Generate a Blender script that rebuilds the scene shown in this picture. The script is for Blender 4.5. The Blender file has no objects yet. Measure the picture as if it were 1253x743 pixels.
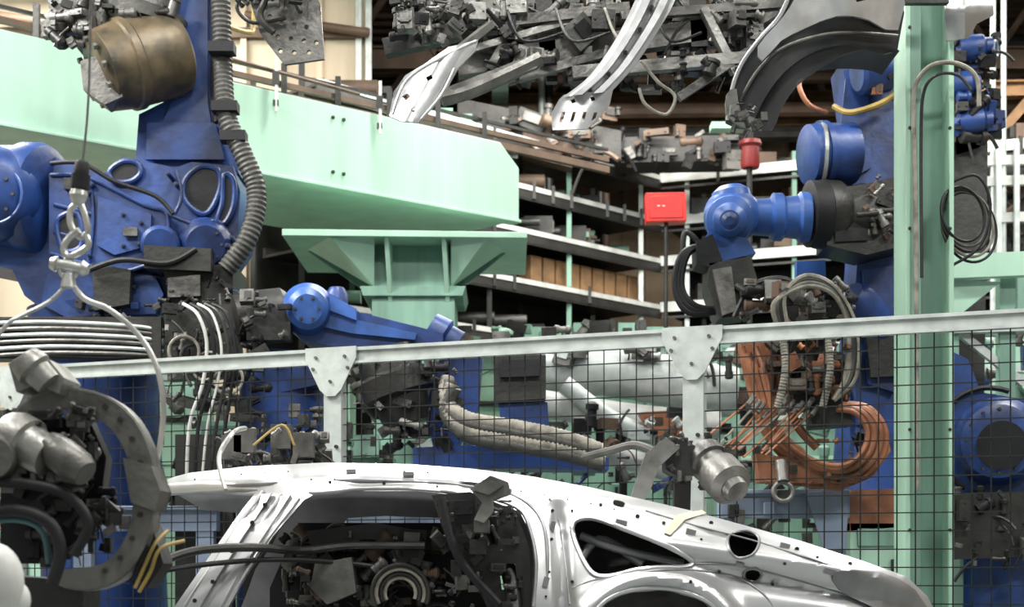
import bpy, math, random
from mathutils import Vector, Matrix, geometry
random.seed(11)
F=2000.0; ZC=1.45; HV=700.0; UC=626.5
def W(u,v,y): return Vector(((u-UC)*y/F, y, ZC+(HV-v)*y/F))
V=Vector
# ------------------------------------------------------------ materials
def mat(name,col,rough=.5,metal=0.,var=.25,scale=4.,bump=.05,spec=.5,streak=False,emit=None,dark=None):
    m=bpy.data.materials.new(name); m.use_nodes=True
    nt=m.node_tree; n=nt.nodes; l=nt.links; b=n['Principled BSDF']
    tc=n.new('ShaderNodeTexCoord'); mp=n.new('ShaderNodeMapping')
    l.new(tc.outputs['Object'],mp.inputs[0])
    if streak: mp.inputs['Scale'].default_value=(3,3,.35)
    no=n.new('ShaderNodeTexNoise'); no.inputs['Scale'].default_value=scale; no.inputs['Detail'].default_value=6
    l.new(mp.outputs[0],no.inputs['Vector'])
    cr=n.new('ShaderNodeValToRGB'); cr.color_ramp.elements[0].position=.32; cr.color_ramp.elements[1].position=.62
    d=dark if dark else tuple(c*(1-var) for c in col)
    cr.color_ramp.elements[0].color=(*d,1); cr.color_ramp.elements[1].color=(*col,1)
    l.new(no.outputs[0],cr.inputs[0]); l.new(cr.outputs[0],b.inputs['Base Color'])
    b.inputs['Metallic'].default_value=metal; b.inputs['Specular IOR Level'].default_value=spec
    mr=n.new('ShaderNodeMapRange'); mr.inputs[3].default_value=max(.03,rough-.1); mr.inputs[4].default_value=min(1,rough+.12)
    n2=n.new('ShaderNodeTexNoise'); n2.inputs['Scale'].default_value=scale*5; n2.inputs['Detail'].default_value=4
    l.new(tc.outputs['Object'],n2.inputs['Vector']); l.new(n2.outputs[0],mr.inputs[0]); l.new(mr.outputs[0],b.inputs['Roughness'])
    if bump:
        bp=n.new('ShaderNodeBump'); bp.inputs['Strength'].default_value=bump; bp.inputs['Distance'].default_value=.02
        l.new(n2.outputs[0],bp.inputs['Height']); l.new(bp.outputs[0],b.inputs['Normal'])
    if emit: b.inputs['Emission Color'].default_value=(*col,1); b.inputs['Emission Strength'].default_value=emit
    return m
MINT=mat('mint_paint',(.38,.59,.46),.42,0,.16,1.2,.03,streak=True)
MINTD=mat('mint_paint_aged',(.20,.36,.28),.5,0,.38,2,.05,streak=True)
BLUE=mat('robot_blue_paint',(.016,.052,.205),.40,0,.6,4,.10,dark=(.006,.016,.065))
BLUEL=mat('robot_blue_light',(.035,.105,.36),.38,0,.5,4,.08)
PERI=mat('steel_blue_frame_paint',(.21,.26,.36),.45,0,.3,3,.05)
BLK=mat('black_rubber',(.010,.010,.012),.55,0,.4,6,.1,spec=.3)
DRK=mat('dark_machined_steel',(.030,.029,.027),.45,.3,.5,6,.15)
IRON=mat('cast_iron_grey',(.15,.145,.135),.42,.5,.65,7,.2)
IRONL=mat('worn_cast_steel',(.27,.265,.25),.38,.6,.65,6,.2)
STEEL=mat('bare_steel',(.60,.60,.58),.32,.8,.35,8,.1)
GALV=mat('galvanised_rail',(.52,.56,.54),.42,.3,.25,9,.05)
TRAY=mat('tray_edge_aluminium',(.58,.59,.57),.45,.1,.35,4,.03)
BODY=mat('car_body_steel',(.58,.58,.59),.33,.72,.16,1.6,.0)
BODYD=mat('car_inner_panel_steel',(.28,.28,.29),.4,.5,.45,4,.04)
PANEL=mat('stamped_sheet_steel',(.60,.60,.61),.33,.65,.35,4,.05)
DPAN=mat('dark_stamped_panel',(.075,.075,.08),.33,.5,.5,3,.04)
BRONZE=mat('aged_motor_casing',(.125,.092,.052),.42,.3,.7,5,.15,dark=(.035,.03,.022))
COPPER=mat('copper_weld_arm',(.36,.15,.08),.42,.3,.6,6,.12)
HOSE=mat('corrugated_grey_hose',(.06,.058,.052),.55,0,.45,10,.2)
HOSEL=mat('light_hose_sleeve',(.26,.24,.20),.6,0,.55,14,.2)
WHT=mat('white_cable',(.60,.60,.58),.4,0,.3,6,.02)
YEL=mat('yellow_paint',(.34,.24,.06),.45,0,.5,6,.05)
RED=mat('red_enamel',(.70,.015,.012),.35,0,.2,5,.02)
REDD=mat('dark_red_enamel',(.20,.010,.010),.45,0,.3,5,.02)
BROWN=mat('rust_brown_beam',(.12,.075,.05),.6,.1,.5,3,.1)
TAN=mat('tan_cladding',(.36,.27,.17),.7,0,.4,1.3,.05)
BEIGE=mat('beige_wall_paint',(.55,.46,.34),.7,0,.25,.8,.03,streak=True)
CARD=mat('brown_carton',(.27,.15,.068),.7,0,.5,4,.05)
CONC=mat('sealed_concrete_floor',(.24,.26,.25),.4,0,.3,1.5,.05)
MESHM=mat('black_mesh_wire',(.008,.010,.010),.45,.2,.1,5,0)
LAMP=mat('lamp_diffuser',(1,.98,.94),.5,0,.02,1,0,emit=4)
TAPE=mat('cream_tape',(.50,.46,.33),.6)
# ------------------------------------------------------------ builder
def frame(d,up=V((0,0,1))):
    z=d.normalized()
    if abs(z.dot(up))>.98: up=V((0,1,0))
    x=up.cross(z).normalized(); y=z.cross(x)
    return x,y,z
def cat(pts,n=6,closed=False):
    pts=[V(p) for p in pts]; N=len(pts)
    if N<3: return pts
    out=[]
    rng=range(N) if closed else range(N-1)
    for i in rng:
        if closed: a,b,c,d=pts[i-1],pts[i],pts[(i+1)%N],pts[(i+2)%N]
        else: a=pts[max(i-1,0)];b=pts[i];c=pts[i+1];d=pts[min(i+2,N-1)]
        for j in range(n):
            t=j/n
            out.append(.5*((2*b)+(c-a)*t+(2*a-5*b+4*c-d)*t*t+(3*b-a-3*c+d)*t**3))
    if not closed: out.append(pts[-1])
    return out
def inside(p,poly):
    x,y=p[0],p[1]; c=False; j=len(poly)-1
    for i in range(len(poly)):
        xi,yi=poly[i][0],poly[i][1]; xj,yj=poly[j][0],poly[j][1]
        if (yi>y)!=(yj>y) and x<(xj-xi)*(y-yi)/(yj-yi)+xi: c=not c
        j=i
    return c
class B:
    def __init__(s,name,rs=1.0): s.name=name; s.v=[]; s.f=[]; s.m=[]; s.mats=[]; s.rs=rs
    def add(s,vs,fs,m):
        if m not in s.mats: s.mats.append(m)
        k=s.mats.index(m); o=len(s.v); s.v+= [tuple(v) for v in vs]
        for f in fs: s.f.append(tuple(i+o for i in f)); s.m.append(k)
    def box(s,c,sz,m,R=None):
        vs=[]
        for x in(-.5,.5):
            for y in(-.5,.5):
                for z in(-.5,.5):
                    p=V((x*sz[0],y*sz[1],z*sz[2])); vs.append(V(c)+(R@p if R else p))
        s.add(vs,[(0,1,3,2),(4,6,7,5),(0,4,5,1),(2,3,7,6),(0,2,6,4),(1,5,7,3)],m)
    def beam(s,p,q,w,h,m,up=V((0,0,1))):
        p=V(p);q=V(q); x,y,z=frame(q-p,V(up)); vs=[]
        for e in(p,q):
            for a,b in((-1,-1),(1,-1),(1,1),(-1,1)): vs.append(e+x*a*w/2+y*b*h/2)
        s.add(vs,[(3,2,1,0),(4,5,6,7),(0,1,5,4),(1,2,6,5),(2,3,7,6),(3,0,4,7)],m)
    def ibeam(s,p,q,w,h,m,t=.02):
        p=V(p);q=V(q); x,y,z=frame(q-p)
        s.beam(p+y*(h/2-t/2),q+y*(h/2-t/2),w,t,m); s.beam(p-y*(h/2-t/2),q-y*(h/2-t/2),w,t,m); s.beam(p,q,t,h-2*t,m)
    def lathe(s,p,q,prof,m,n=28):
        p=V(p);q=V(q); x,y,z=frame(q-p); vs=[];fs=[]; L=len(prof)
        for t,r in prof:
            c=p+(q-p)*t
            for i in range(n):
                a=2*math.pi*i/n; vs.append(c+(x*math.cos(a)+y*math.sin(a))*r*s.rs)
        for j in range(L-1):
            for i in range(n): fs.append((j*n+i,j*n+(i+1)%n,(j+1)*n+(i+1)%n,(j+1)*n+i))
        fs.append(tuple(range(n))[::-1]); fs.append(tuple(range((L-1)*n,L*n)))
        s.add(vs,fs,m)
    def cyl(s,p,q,r,m,r2=None,n=20): s.lathe(p,q,[(0,r),(1,r if r2 is None else r2)],m,n)
    def tube(s,pts,r,m,n=8,sub=6,closed=False,corr=0,pitch=.02,flat=None):
        pts=cat(pts,sub,closed); r=r*s.rs
        if corr:
            L=sum((pts[i+1]-pts[i]).length for i in range(len(pts)-1)); N=max(6,int(L/pitch*2)); out=[pts[0]];acc=0;step=L/N
            i=0;cur=pts[0]
            while i<len(pts)-1:
                d=(pts[i+1]-cur).length
                if acc+d>=step:
                    cur=cur+(pts[i+1]-cur)*((step-acc)/max(d,1e-9)); out.append(cur); acc=0
                else: acc+=d; i+=1; cur=pts[i]
            pts=out
        N=len(pts); vs=[];fs=[]; px=None
        for i in range(N):
            a=pts[i-1] if (i>0 or closed) else pts[i]; b=pts[(i+1)%N] if (i<N-1 or closed) else pts[i]
            z=(b-a)
            if z.length<1e-9: z=V((0,0,1))
            z.normalize()
            if px is None: x,y,_=frame(z)
            else:
                x=(px-z*px.dot(z)).normalized(); y=z.cross(x)
            px=x
            rr=r*(1+corr*(1 if i%2 else -1))
            for k in range(n):
                an=2*math.pi*k/n; vs.append(pts[i]+(x*math.cos(an)+y*math.sin(an))*rr)
        for i in range(N if closed else N-1):
            j=(i+1)%N
            for k in range(n): fs.append((i*n+k,i*n+(k+1)%n,j*n+(k+1)%n,j*n+k))
        if not closed: fs.append(tuple(range(n))[::-1]); fs.append(tuple(range((N-1)*n,N*n)))
        s.add(vs,fs,m)
    def ring(s,c,ax,R,r,m,n=40,k=8,a0=0,a1=2*math.pi):
        x,y,z=frame(V(ax)); full=abs(a1-a0-2*math.pi)<1e-3
        pts=[V(c)+(x*math.cos(a0+(a1-a0)*i/n)+y*math.sin(a0+(a1-a0)*i/n))*R*s.rs for i in range(n if full else n+1)]
        s.tube(pts,r,m,k,1,full)
    def bolts(s,c,ax,R,n,r,h,m,a0=0):
        x,y,z=frame(V(ax))
        for i in range(n):
            a=a0+2*math.pi*i/n; p=V(c)+(x*math.cos(a)+y*math.sin(a))*R*s.rs; s.cyl(p,p+z*h,r,m,n=6)
    def dome(s,c,r,m,n=18,sc=(1,1,1)):
        vs=[];fs=[];k=n//2
        for j in range(k+1):
            t=math.pi*j/k
            for i in range(n):
                a=2*math.pi*i/n; vs.append(V(c)+V((math.sin(t)*math.cos(a)*r*sc[0],math.sin(t)*math.sin(a)*r*sc[1],math.cos(t)*r*sc[2])))
        for j in range(k):
            for i in range(n): fs.append((j*n+i,(j+1)*n+i,(j+1)*n+(i+1)%n,j*n+(i+1)%n))
        s.add(vs,fs,m)
    def sheet(s,outer,holes,fn,th,m,step=None,smooth=0,hsmooth=0):
        """sheet-metal part: outline + holes, fn(u,v)->point, th = thickness vector"""
        def sm(p,k): return [(q[0],q[1]) for q in cat([V((a,b,0)) for a,b in p],k,True)] if k else [tuple(q) for q in p]
        def dens(p):
            if not step: return p
            o=[]
            for i in range(len(p)):
                a=p[i];b=p[(i+1)%len(p)]; d=math.hypot(a[0]-b[0],a[1]-b[1]); k=max(1,int(d/step))
                for j in range(k): o.append((a[0]+(b[0]-a[0])*j/k,a[1]+(b[1]-a[1])*j/k))
            return o
        loops=[dens(sm(outer,smooth))]+[dens(sm(h,hsmooth)) for h in holes]
        P=[];E=[]
        for lp in loops:
            o=len(P); P+=lp; E+=[(o+i,o+(i+1)%len(lp)) for i in range(len(lp))]
        if step:
            us=[p[0] for p in loops[0]];vs_=[p[1] for p in loops[0]]
            u=min(us)
            while u<max(us):
                v=min(vs_)
                while v<max(vs_):
                    p=(u+.3*step,v+.37*step)
                    if inside(p,loops[0]) and not any(inside(p,h) for h in loops[1:]): P.append(p)
                    v+=step
                u+=step
        r=geometry.delaunay_2d_cdt([V((a,b)) for a,b in P],E,[],0,1e-5)
        v2,tr=r[0],r[2]; tris=[]
        for t in tr:
            c=sum((v2[i] for i in t),V((0,0)))/len(t)
            if inside(c,loops[0]) and not any(inside(c,h) for h in loops[1:]): tris.append(tuple(t))
        top=[V(fn(p[0],p[1])) for p in v2]; n=len(top)
        cnt={}
        for t in tris:
            for i in range(len(t)):
                a,b=t[i],t[(i+1)%len(t)]; cnt.setdefault((min(a,b),max(a,b)),[]).append((a,b))
        s.add(top,tris,m); s.add([p+V(th) for p in top],[t[::-1] for t in tris],m)
        vs=top+[p+V(th) for p in top]; fs=[]
        for k,e in cnt.items():
            if len(e)==1: a,b=e[0]; fs.append((b,a,a+n,b+n))
        used=sorted({i for f in fs for i in f}); mp={i:j for j,i in enumerate(used)}
        s.add([vs[i] for i in used],[tuple(mp[i] for i in f) for f in fs],m)
    def plate(s,poly,y0,y1,m,holes=(),smooth=0,hs=0,dy=0.):
        """cast/cut block with photo-measured silhouette, y0 front .. y1 back"""
        def sm(p,k): return [(q[0],q[1]) for q in cat([V((a,b,0)) for a,b in p],k,True)] if k else [tuple(q) for q in p]
        loops=[sm(poly,smooth)]+[sm(h,hs) for h in holes]
        P=[q for l in loops for q in l]
        tr=geometry.tessellate_polygon([[V((q[0],q[1],0)) for q in l] for l in loops])
        top=[W(q[0],q[1],y0) for q in P]; n=len(top); vs=top+[p+V((0,y1-y0,0)) for p in top]
        fs=[]
        for t in tr:
            a,b,c=(P[i] for i in t)
            cr=(b[0]-a[0])*(c[1]-a[1])-(b[1]-a[1])*(c[0]-a[0])
            if abs(cr)<1e-9: continue
            t=tuple(t) if cr<0 else tuple(t)[::-1]
            fs.append(t[::-1]); fs.append(tuple(i+n for i in t))
        cnt={}
        for f in fs[::2]:
            for i in range(3):
                a,b=f[i],f[(i+1)%3]; cnt.setdefault((min(a,b),max(a,b)),[]).append((a,b))
        for k,e in cnt.items():
            if len(e)==1: a,b=e[0]; fs.append((b,a,a+n,b+n))
        s.add(vs,fs,m)
    def grid(s,rows,m):
        n=len(rows[0]); vs=[p for r in rows for p in r]; fs=[]
        for j in range(len(rows)-1):
            for i in range(n-1): fs.append((j*n+i,j*n+i+1,(j+1)*n+i+1,(j+1)*n+i))
        s.add(vs,fs,m)
    def clutter(s,u0,v0,u1,v1,y0,y1,n,mats,a=4,b=16,hose=.1):
        rs=s.rs; s.rs=1
        for i in range(n):
            u=random.uniform(u0,u1);v=random.uniform(v0,v1);y=random.uniform(y0,y1);k=y/F; m=random.choice(mats)
            p=W(u,v,y); z=random.uniform(a,b)*k; t=random.random()
            R=Matrix.Rotation(random.choice([0,0,0,.3,-.5,.8,1.57])+random.uniform(-.06,.06),3,'Y')@Matrix.Rotation(random.uniform(-.4,.4),3,'Z')
            if t<hose:
                q=[p]; d=V((random.uniform(-1,1),random.uniform(-.2,.2),random.uniform(-1,.2))).normalized()
                for j in range(3):
                    q.append(q[-1]+d*z*.7); d=(d+V((random.uniform(-.25,.25),0,-.45))).normalized()
                s.tube(q,z*random.uniform(.07,.13),random.choice([BLK,m,DRK]),6,4)
            elif t<hose+.35:
                d=R@V((0,0,1)) if random.random()<.5 else R@V((1,0,0)); L=z*random.uniform(.6,1.8); r=z*random.uniform(.18,.42)
                s.lathe(p-d*L/2,p+d*L/2,[(0,r*.6),(.05,r),(.3,r),(.3,r*.8),(.7,r*.8),(.7,r*1.1),(.9,r*1.1),(1,r*.5)],m,14)
            else:
                sz=V((z*random.uniform(.4,1.5),z*random.uniform(.4,1),z*random.uniform(.3,1.2)))
                s.box(p,sz,m,R)
                if random.random()<.4: s.box(p+R@V((0,-sz.y*.5,sz.z*.1)),(sz.x*.6,sz.y*.3,sz.z*.5),random.choice(mats),R)
                for e in(-1,1):
                    c=p+R@V((e*sz.x*.36,-sz.y*.5,0)); s.cyl(c,c+R@V((0,-.1*z,0)),z*.07,m,n=6)
        s.rs=rs
    def done(s,bevel=0,ang=35):
        me=bpy.data.meshes.new(s.name); me.from_pydata(s.v,[],s.f)
        for m in s.mats: me.materials.append(m)
        me.polygons.foreach_set('material_index',s.m); me.polygons.foreach_set('use_smooth',[True]*len(me.polygons))
        me.validate(); me.update()
        try: me.set_sharp_from_angle(angle=math.radians(ang))
        except Exception: pass
        o=bpy.data.objects.new(s.name,me); bpy.context.scene.collection.objects.link(o)
        if bevel:
            md=o.modifiers.new('edge_bevel','BEVEL'); md.width=bevel; md.segments=2; md.limit_method='ANGLE'; md.angle_limit=math.radians(50)
        return o
# ------------------------------------------------------------ room
def slab(name,c,sz,m):
    b=B(name); b.box(c,sz,m); return b.done()
slab('floor',(0,14,-.05),(36,34,.1),CONC)
b=B('ceiling'); b.box((0,14,9.6),(36,34,.1),TAN)
for i in range(60): b.box((0,10+i*.34,9.5),(36,.06,.10),BROWN)
b.done()
b=B('wall_back'); b.box((0,29,4.75),(36,.15,9.6),TAN)
for i in range(90): b.box((-18+i*.4,28.9,4.75),(.08,.06,9.6),TAN)
b.done()
slab('wall_left',(-15,14,4.75),(.15,30,9.6),BEIGE); slab('wall_right',(15,14,4.75),(.15,30,9.6),TAN)
b=B('partition_wall'); xr=W(452,0,20).x
b.box(((xr-14)/2,20,4.75),(xr+14,.12,9.5),BEIGE)
for u in(300,345,392,440,452): b.box((W(u,0,20).x,19.9,4.75),(.07,.08,9.5),GALV if u>400 else BEIGE)
b.box(((xr-14)/2,19.88,8.0),(xr+14,.1,.12),BROWN)
b.done()
b=B('roof_truss')
for y in(22.0,25.5):
    b.ibeam((-8,y,8.35),(14,y,8.35),.2,.3,BROWN); b.ibeam((-8,y,9.3),(14,y,9.3),.2,.2,BROWN)
    for i in range(16):
        x=-6+i*1.25; b.beam((x,y,8.4),(x+.62,y,9.3),.08,.08,BROWN); b.beam((x+.62,y,9.3),(x+1.25,y,8.4),.08,.08,BROWN)
for x in(2.5,5.5,9): b.ibeam((x,18,8.6),(x,28.8,8.6),.2,.3,CARD)
b.done()
# ------------------------------------------------------------ girder left
P0=W(0,0,13);P1=W(635,0,16.6); d=(V((P1.x,P1.y,0))-V((P0.x,P0.y,0))).normalized(); back=V((-d.y,d.x,0))
A=V((P0.x,P0.y,0))-d*3; E=V((P1.x,P1.y,0)); zb=ZC+3.575; zt=ZC+4.32
b=B('overhead_box_girder')
L=(E-A).length
def gp(t,z,o=0): 
    p=A+d*t+back*o; return V((p.x,p.y,z))
prof=[(0,zb),(L,zb),(L,zt-.22),(L-.25,zt),(0,zt)]
front=[gp(t,z) for t,z in prof]; bk=[gp(t,z,1.9) for t,z in prof]
b.add(front+bk,[(0,1,2,3,4),(9,8,7,6,5)]+[(i,(i+5),(i+1)%5+5,(i+1)%5) for i in range(5)],MINT)
b.beam(gp(0,zb-.02,.04),gp(L,zb-.02,.04),.16,.03,MINT)
for t in(.8,2.6,4.4,6.2): 
    for z in(zt-.12,zb+.12):
        for e in(0,.12): b.cyl(gp(t+e,z,-.02),gp(t+e,z,.02),.018,DRK,n=8)
b.done(.006)
b=B('girder_cable_rail')
for z,w,m in((zt+.05,.07,BROWN),(zt+.16,.05,BROWN),(zt+.27,.03,DRK)):
    b.beam(gp(3,z,.25),gp(L+1.5,z,.25),w,w,m)
for i in range(9):
    t=3.4+i*.6; b.beam(gp(t,zt-.02,.2),gp(t,zt+.34,.2),.05,.05,DRK)
b.tube([gp(4.9,zt-.1,-.05),gp(4.9,zt+.35,-.05),gp(5.0,zt+.45,-.05),gp(5.25,zt+.45,-.05),gp(5.35,zt+.55,0),gp(5.35,zt+1.1,0)],.022,YEL)
b.tube([gp(4.1,zt+.15,.0),gp(4.8,zt+.2,.0),gp(5.6,zt+.18,.0),gp(6.5,zt+.15,0)],.018,BROWN)
for t in(4.25,5.05,5.55,6.7): 
    b.cyl(gp(t,zt-.2,-.06),gp(t,zt+.3,-.06),.015,WHT,n=6); b.box(gp(t,zt-.12,-.05),(.05,.04,.05),DRK); b.box(gp(t,zt+.1,-.05),(.06,.05,.12),YEL if t<5.2 else DRK)
b.done()
b=B('girder_support_column'); y=14.9;k=y/F
b.plate([(345,280),(645,284),(645,291),(345,288)],y-.5,y+1.3,MINT)
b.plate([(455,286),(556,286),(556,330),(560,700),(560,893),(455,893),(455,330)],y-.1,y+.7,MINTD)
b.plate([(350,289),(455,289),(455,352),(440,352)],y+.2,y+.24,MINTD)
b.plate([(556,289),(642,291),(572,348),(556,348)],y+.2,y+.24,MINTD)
def tri(p,q,r,th,m): 
    vs=[V(p),V(q),V(r)]; vs+= [v+V(th) for v in vs]; b.add(vs,[(0,1,2),(5,4,3),(0,3,4,1),(1,4,5,2),(2,5,3,0)],m)
for (ua,ub) in((470,475),(540,545)):
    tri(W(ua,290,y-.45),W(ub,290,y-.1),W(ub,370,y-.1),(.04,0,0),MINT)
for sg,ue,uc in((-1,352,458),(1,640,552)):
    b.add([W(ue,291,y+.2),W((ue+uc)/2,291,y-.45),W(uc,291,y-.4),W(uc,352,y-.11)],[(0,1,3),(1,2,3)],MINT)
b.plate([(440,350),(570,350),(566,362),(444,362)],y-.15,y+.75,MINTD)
b.done(.004)
# ------------------------------------------------------------ rack (L shape)
b=B('conveyor_rack')
C=V((2.0,22,0))
d1=(V((-.26,19.6,0))-C).normalized(); Lf=C+d1*6; Rt=C+(V((6.4,20.2,0))-C).normalized()*9
lev=[5.3,4.72,4.18,3.56,2.9,2.2]
for i,h in enumerate(lev):
    z=ZC+h
    for (p,q,hh) in((C,Lf,.06),(C,Rt,.13)):
        dd=(q-p).normalized(); nb=V((-dd.y,dd.x,0)); nb=nb if nb.y>0 else -nb
        a=p+V((0,0,z)); e=q+V((0,0,z))
        b.beam(a,e,.05,hh,TRAY); b.beam(a+nb*.9,e+nb*.9,.05,.11,DRK)
        b.beam(a+nb*.45-V((0,0,.04)),e+nb*.45-V((0,0,.04)),.9,.03,DRK)
        b.beam(a+V((0,0,-.14)),e+V((0,0,-.14)),.03,.03,DRK); 
        if hh<.1: b.beam(a+V((0,0,-.09)),e+V((0,0,-.09)),.04,.09,DRK)
        n=int((e-a).length/.35)
        for j in range(n):
            c=a+dd*(j*.35+.1); b.beam(c+V((0,0,.02)),c+nb*.9+V((0,0,.02)),.05,.05,random.choice([DRK,IRON,BROWN,DRK]))
            if random.random()<.35: b.beam(c-nb*.03+V((0,0,-.13)),c-nb*.03+V((0,0,.09)),.04,.04,DRK,(0,1,0))
for (p,q) in((C,Lf),(C,Rt)):
    dd=(q-p).normalized(); nb=V((-dd.y,dd.x,0)); nb=nb if nb.y>0 else -nb
    b.beam(p+nb*1.05+V((0,0,3.4)),q+nb*1.05+V((0,0,3.4)),.04,6.2,DRK)  # dark sheet added behind the shelves so the gaps read as shade
    for j in range(6):
        c=p+dd*(j*1.45+.35)
        for o in(.06,.9): b.beam(c+nb*o,c+nb*o+V((0,0,ZC+5.5)),.06,.06,random.choice([DRK,DRK,MINTD]) if j else GALV)
b.done()
def Rk(side,t,z,o=.45):
    q=Lf if side=='L' else Rt; dd=(q-C).normalized(); nb=V((-dd.y,dd.x,0)); nb=nb if nb.y>0 else -nb
    return C+dd*t+nb*o+V((0,0,z))
b=B('carton_row')
for i in range(9): 
    p=Rk('L',.35+i*.24,ZC+3.58+.2,.3); b.box(p,(.2,.22,.36),CARD,Matrix.Rotation(math.atan2(d1.y,d1.x),3,'Z'))
for i in range(5):
    p=Rk('R',.5+i*.3,ZC+3.58+.17); b.box(p,(.25,.25,random.uniform(.2,.32)),random.choice([CARD,CARD,DRK]))
b.done(.005)
b=B('stored_parts_clutter')
for h in lev[:5]:
    for sd in'LR':
        for i in range(34):
            if h==3.56 and sd=='L': continue
            p=Rk(sd,random.uniform(.3,5.5 if sd=='L' else 6),ZC+h+.06+.1,random.uniform(.1,.7)); z=random.uniform(.08,.28)
            m=random.choice([DRK,IRON,DRK,BROWN,DRK,MINTD])
            if random.random()<.5: b.box(p,(z*1.3,z,z*.8),m)
            else: b.cyl(p-V((z,0,0)),p+V((z,0,0)),z*.35,m,n=12)
b.done()
b=B('background_steel_column')
b.ibeam((W(612,0,24).x,24,0),(W(612,0,24).x,24,9.5),.24,.24,MINT); b.done()
b=B('background_pipework')
for u,y,m,r in((663,23.4,GALV,.05),(672,23.4,DRK,.06),(735,24,DRK,.05),(742,24,BROWN,.05),(970,24,BROWN,.06),(1228,17,GALV,.03),(1215,17,GALV,.03)):
    b.cyl(V((W(u,0,y).x,y,9.4)),V((W(u,0,y).x,y,0)),r,m,n=10)
for v,y,m,r in((100,24,BROWN,.09),(122,25,CARD,.08),(152,24,CARD,.1),(168,23.5,DRK,.12),(60,23.4,DRK,.1),(138,23.6,BROWN,.12)):
    b.cyl(W(560,v,y),W(1500,v-10,y),r,m,n=10)
b.cyl(W(300,18,19.7),W(452,40,19.7),.05,BROWN); b.cyl(W(0,20,19.7),W(60,28,19.7),.06,BROWN)
b.beam(W(1207,182,21),W(1262,118,21),.12,.12,CARD)
b.ibeam(W(1150,112,21),W(1400,106,21),.2,.2,CARD)
b.done()
b=B('overhead_machine_block')
b.plate([(560,120),(760,160),(760,196),(560,150)],20.3,20.6,DRK); b.plate([(640,150),(700,165),(700,205),(640,190)],20.2,20.5,BROWN)
b.clutter(600,135,760,195,19.9,20.3,34,[DRK,IRON,BROWN,DRK],8,26,.1)
b.plate([(755,168),(905,165),(905,196),(755,199)],20.6,21.2,DRK)
b.clutter(755,160,905,200,20.4,20.7,36,[DRK,BLK,BROWN,IRON],6,20,.1)
b.cyl(W(917,150,17),W(917,175,17),.04,DRK); b.lathe(W(918,172,17),W(918,206,17),[(0,.11),(.15,.12),(.25,.09),(.9,.1),(1,.09)],REDD)
b.box(W(890,156,17),(.35,.2,.07),MINT); b.cyl(W(917,206,17),V((W(917,0,17).x,17,0)),.03,DRK)
b.done()
b=B('red_control_box'); y=16;k=y/F
b.plate([(790,236),(839,235),(840,270),(791,271)],y,y+.2,RED)
b.plate([(794,240),(835,239),(836,266),(795,267)],y-.012,y,RED)
for u in(806,812): b.box(W(u,252,y-.015),(.03,.01,.012),WHT)
b.cyl(W(815,272,y+.1),V((W(815,0,y).x,y+.1,0)),.02,DRK)
b.done(.006)
# ------------------------------------------------------------ fence
b=B('safety_fence')
fa=W(20,0,11.0);fb=W(1253,0,8.57); fa=V((fa.x,fa.y,0));fb=V((fb.x,fb.y,0)); fd=(fb-fa).normalized(); fn_=V((fd.y,-fd.x,0))
ZR=ZC+1.37; Ls=-2.2;Le=(fb-fa).length+1.0
def fp(t,z,o=0): p=fa+fd*t+fn_*o; return V((p.x,p.y,z))
def tu(u):
    r=(u-UC)/F; return (r*fa.y-fa.x)/(fd.x-r*fd.y)
b.beam(fp(Ls,ZR-.045),fp(Le,ZR-.045),.06,.09,GALV); b.beam(fp(Ls,ZR-.005,.035),fp(Le,ZR-.005,.035),.03,.02,GALV); b.beam(fp(Ls,ZR-.085,.035),fp(Le,ZR-.085,.035),.03,.015,GALV)
b.beam(fp(Ls,.15),fp(Le,.15),.05,.06,GALV)
for u in(20,410,850,1330):
    t=tu(u)
    b.box(fp(t,(ZR-.04)/2),(.12,.07,ZR-.04),GALV,Matrix.Rotation(math.atan2(fd.y,fd.x),3,'Z'))
    b.box(fp(t,.01),(.2,.16,.02),GALV)
    w=.175; pts=[(-w,ZR+.01),(w,ZR+.01),(w,ZR-.06),(.075,ZR-.25),(.03,ZR-.29),(-.03,ZR-.29),(-.075,ZR-.25),(-w,ZR-.06)]
    vs=[fp(t+a,z,.06) for a,z in pts]+[fp(t+a,z,.05) for a,z in pts]
    b.add(vs,[tuple(range(8))[::-1],tuple(range(8,16))]+[(i,(i+1)%8,(i+1)%8+8,i+8) for i in range(8)],GALV)
    for a,z in((-.1,ZR-.05),(.1,ZR-.05),(-.12,ZR-.12),(.12,ZR-.12),(0,ZR-.2)): b.cyl(fp(t+a,z,.055),fp(t+a,z,.072),.010,IRON,n=8)
    for z in(ZR-.6,ZR-1.2,ZR-1.8): b.cyl(fp(t+.03,z,.03),fp(t+.03,z,.05),.012,DRK,n=8)
t=Ls
while t<Le: b.beam(fp(t,.18,.0),fp(t,ZR-.09,.0),.0065,.0065,MESHM); t+=.098
z=.2
while z<ZR-.1: b.beam(fp(Ls,z,.006),fp(Le,z,.006),.0065,.0065,MESHM); z+=.098
b.done()
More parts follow.
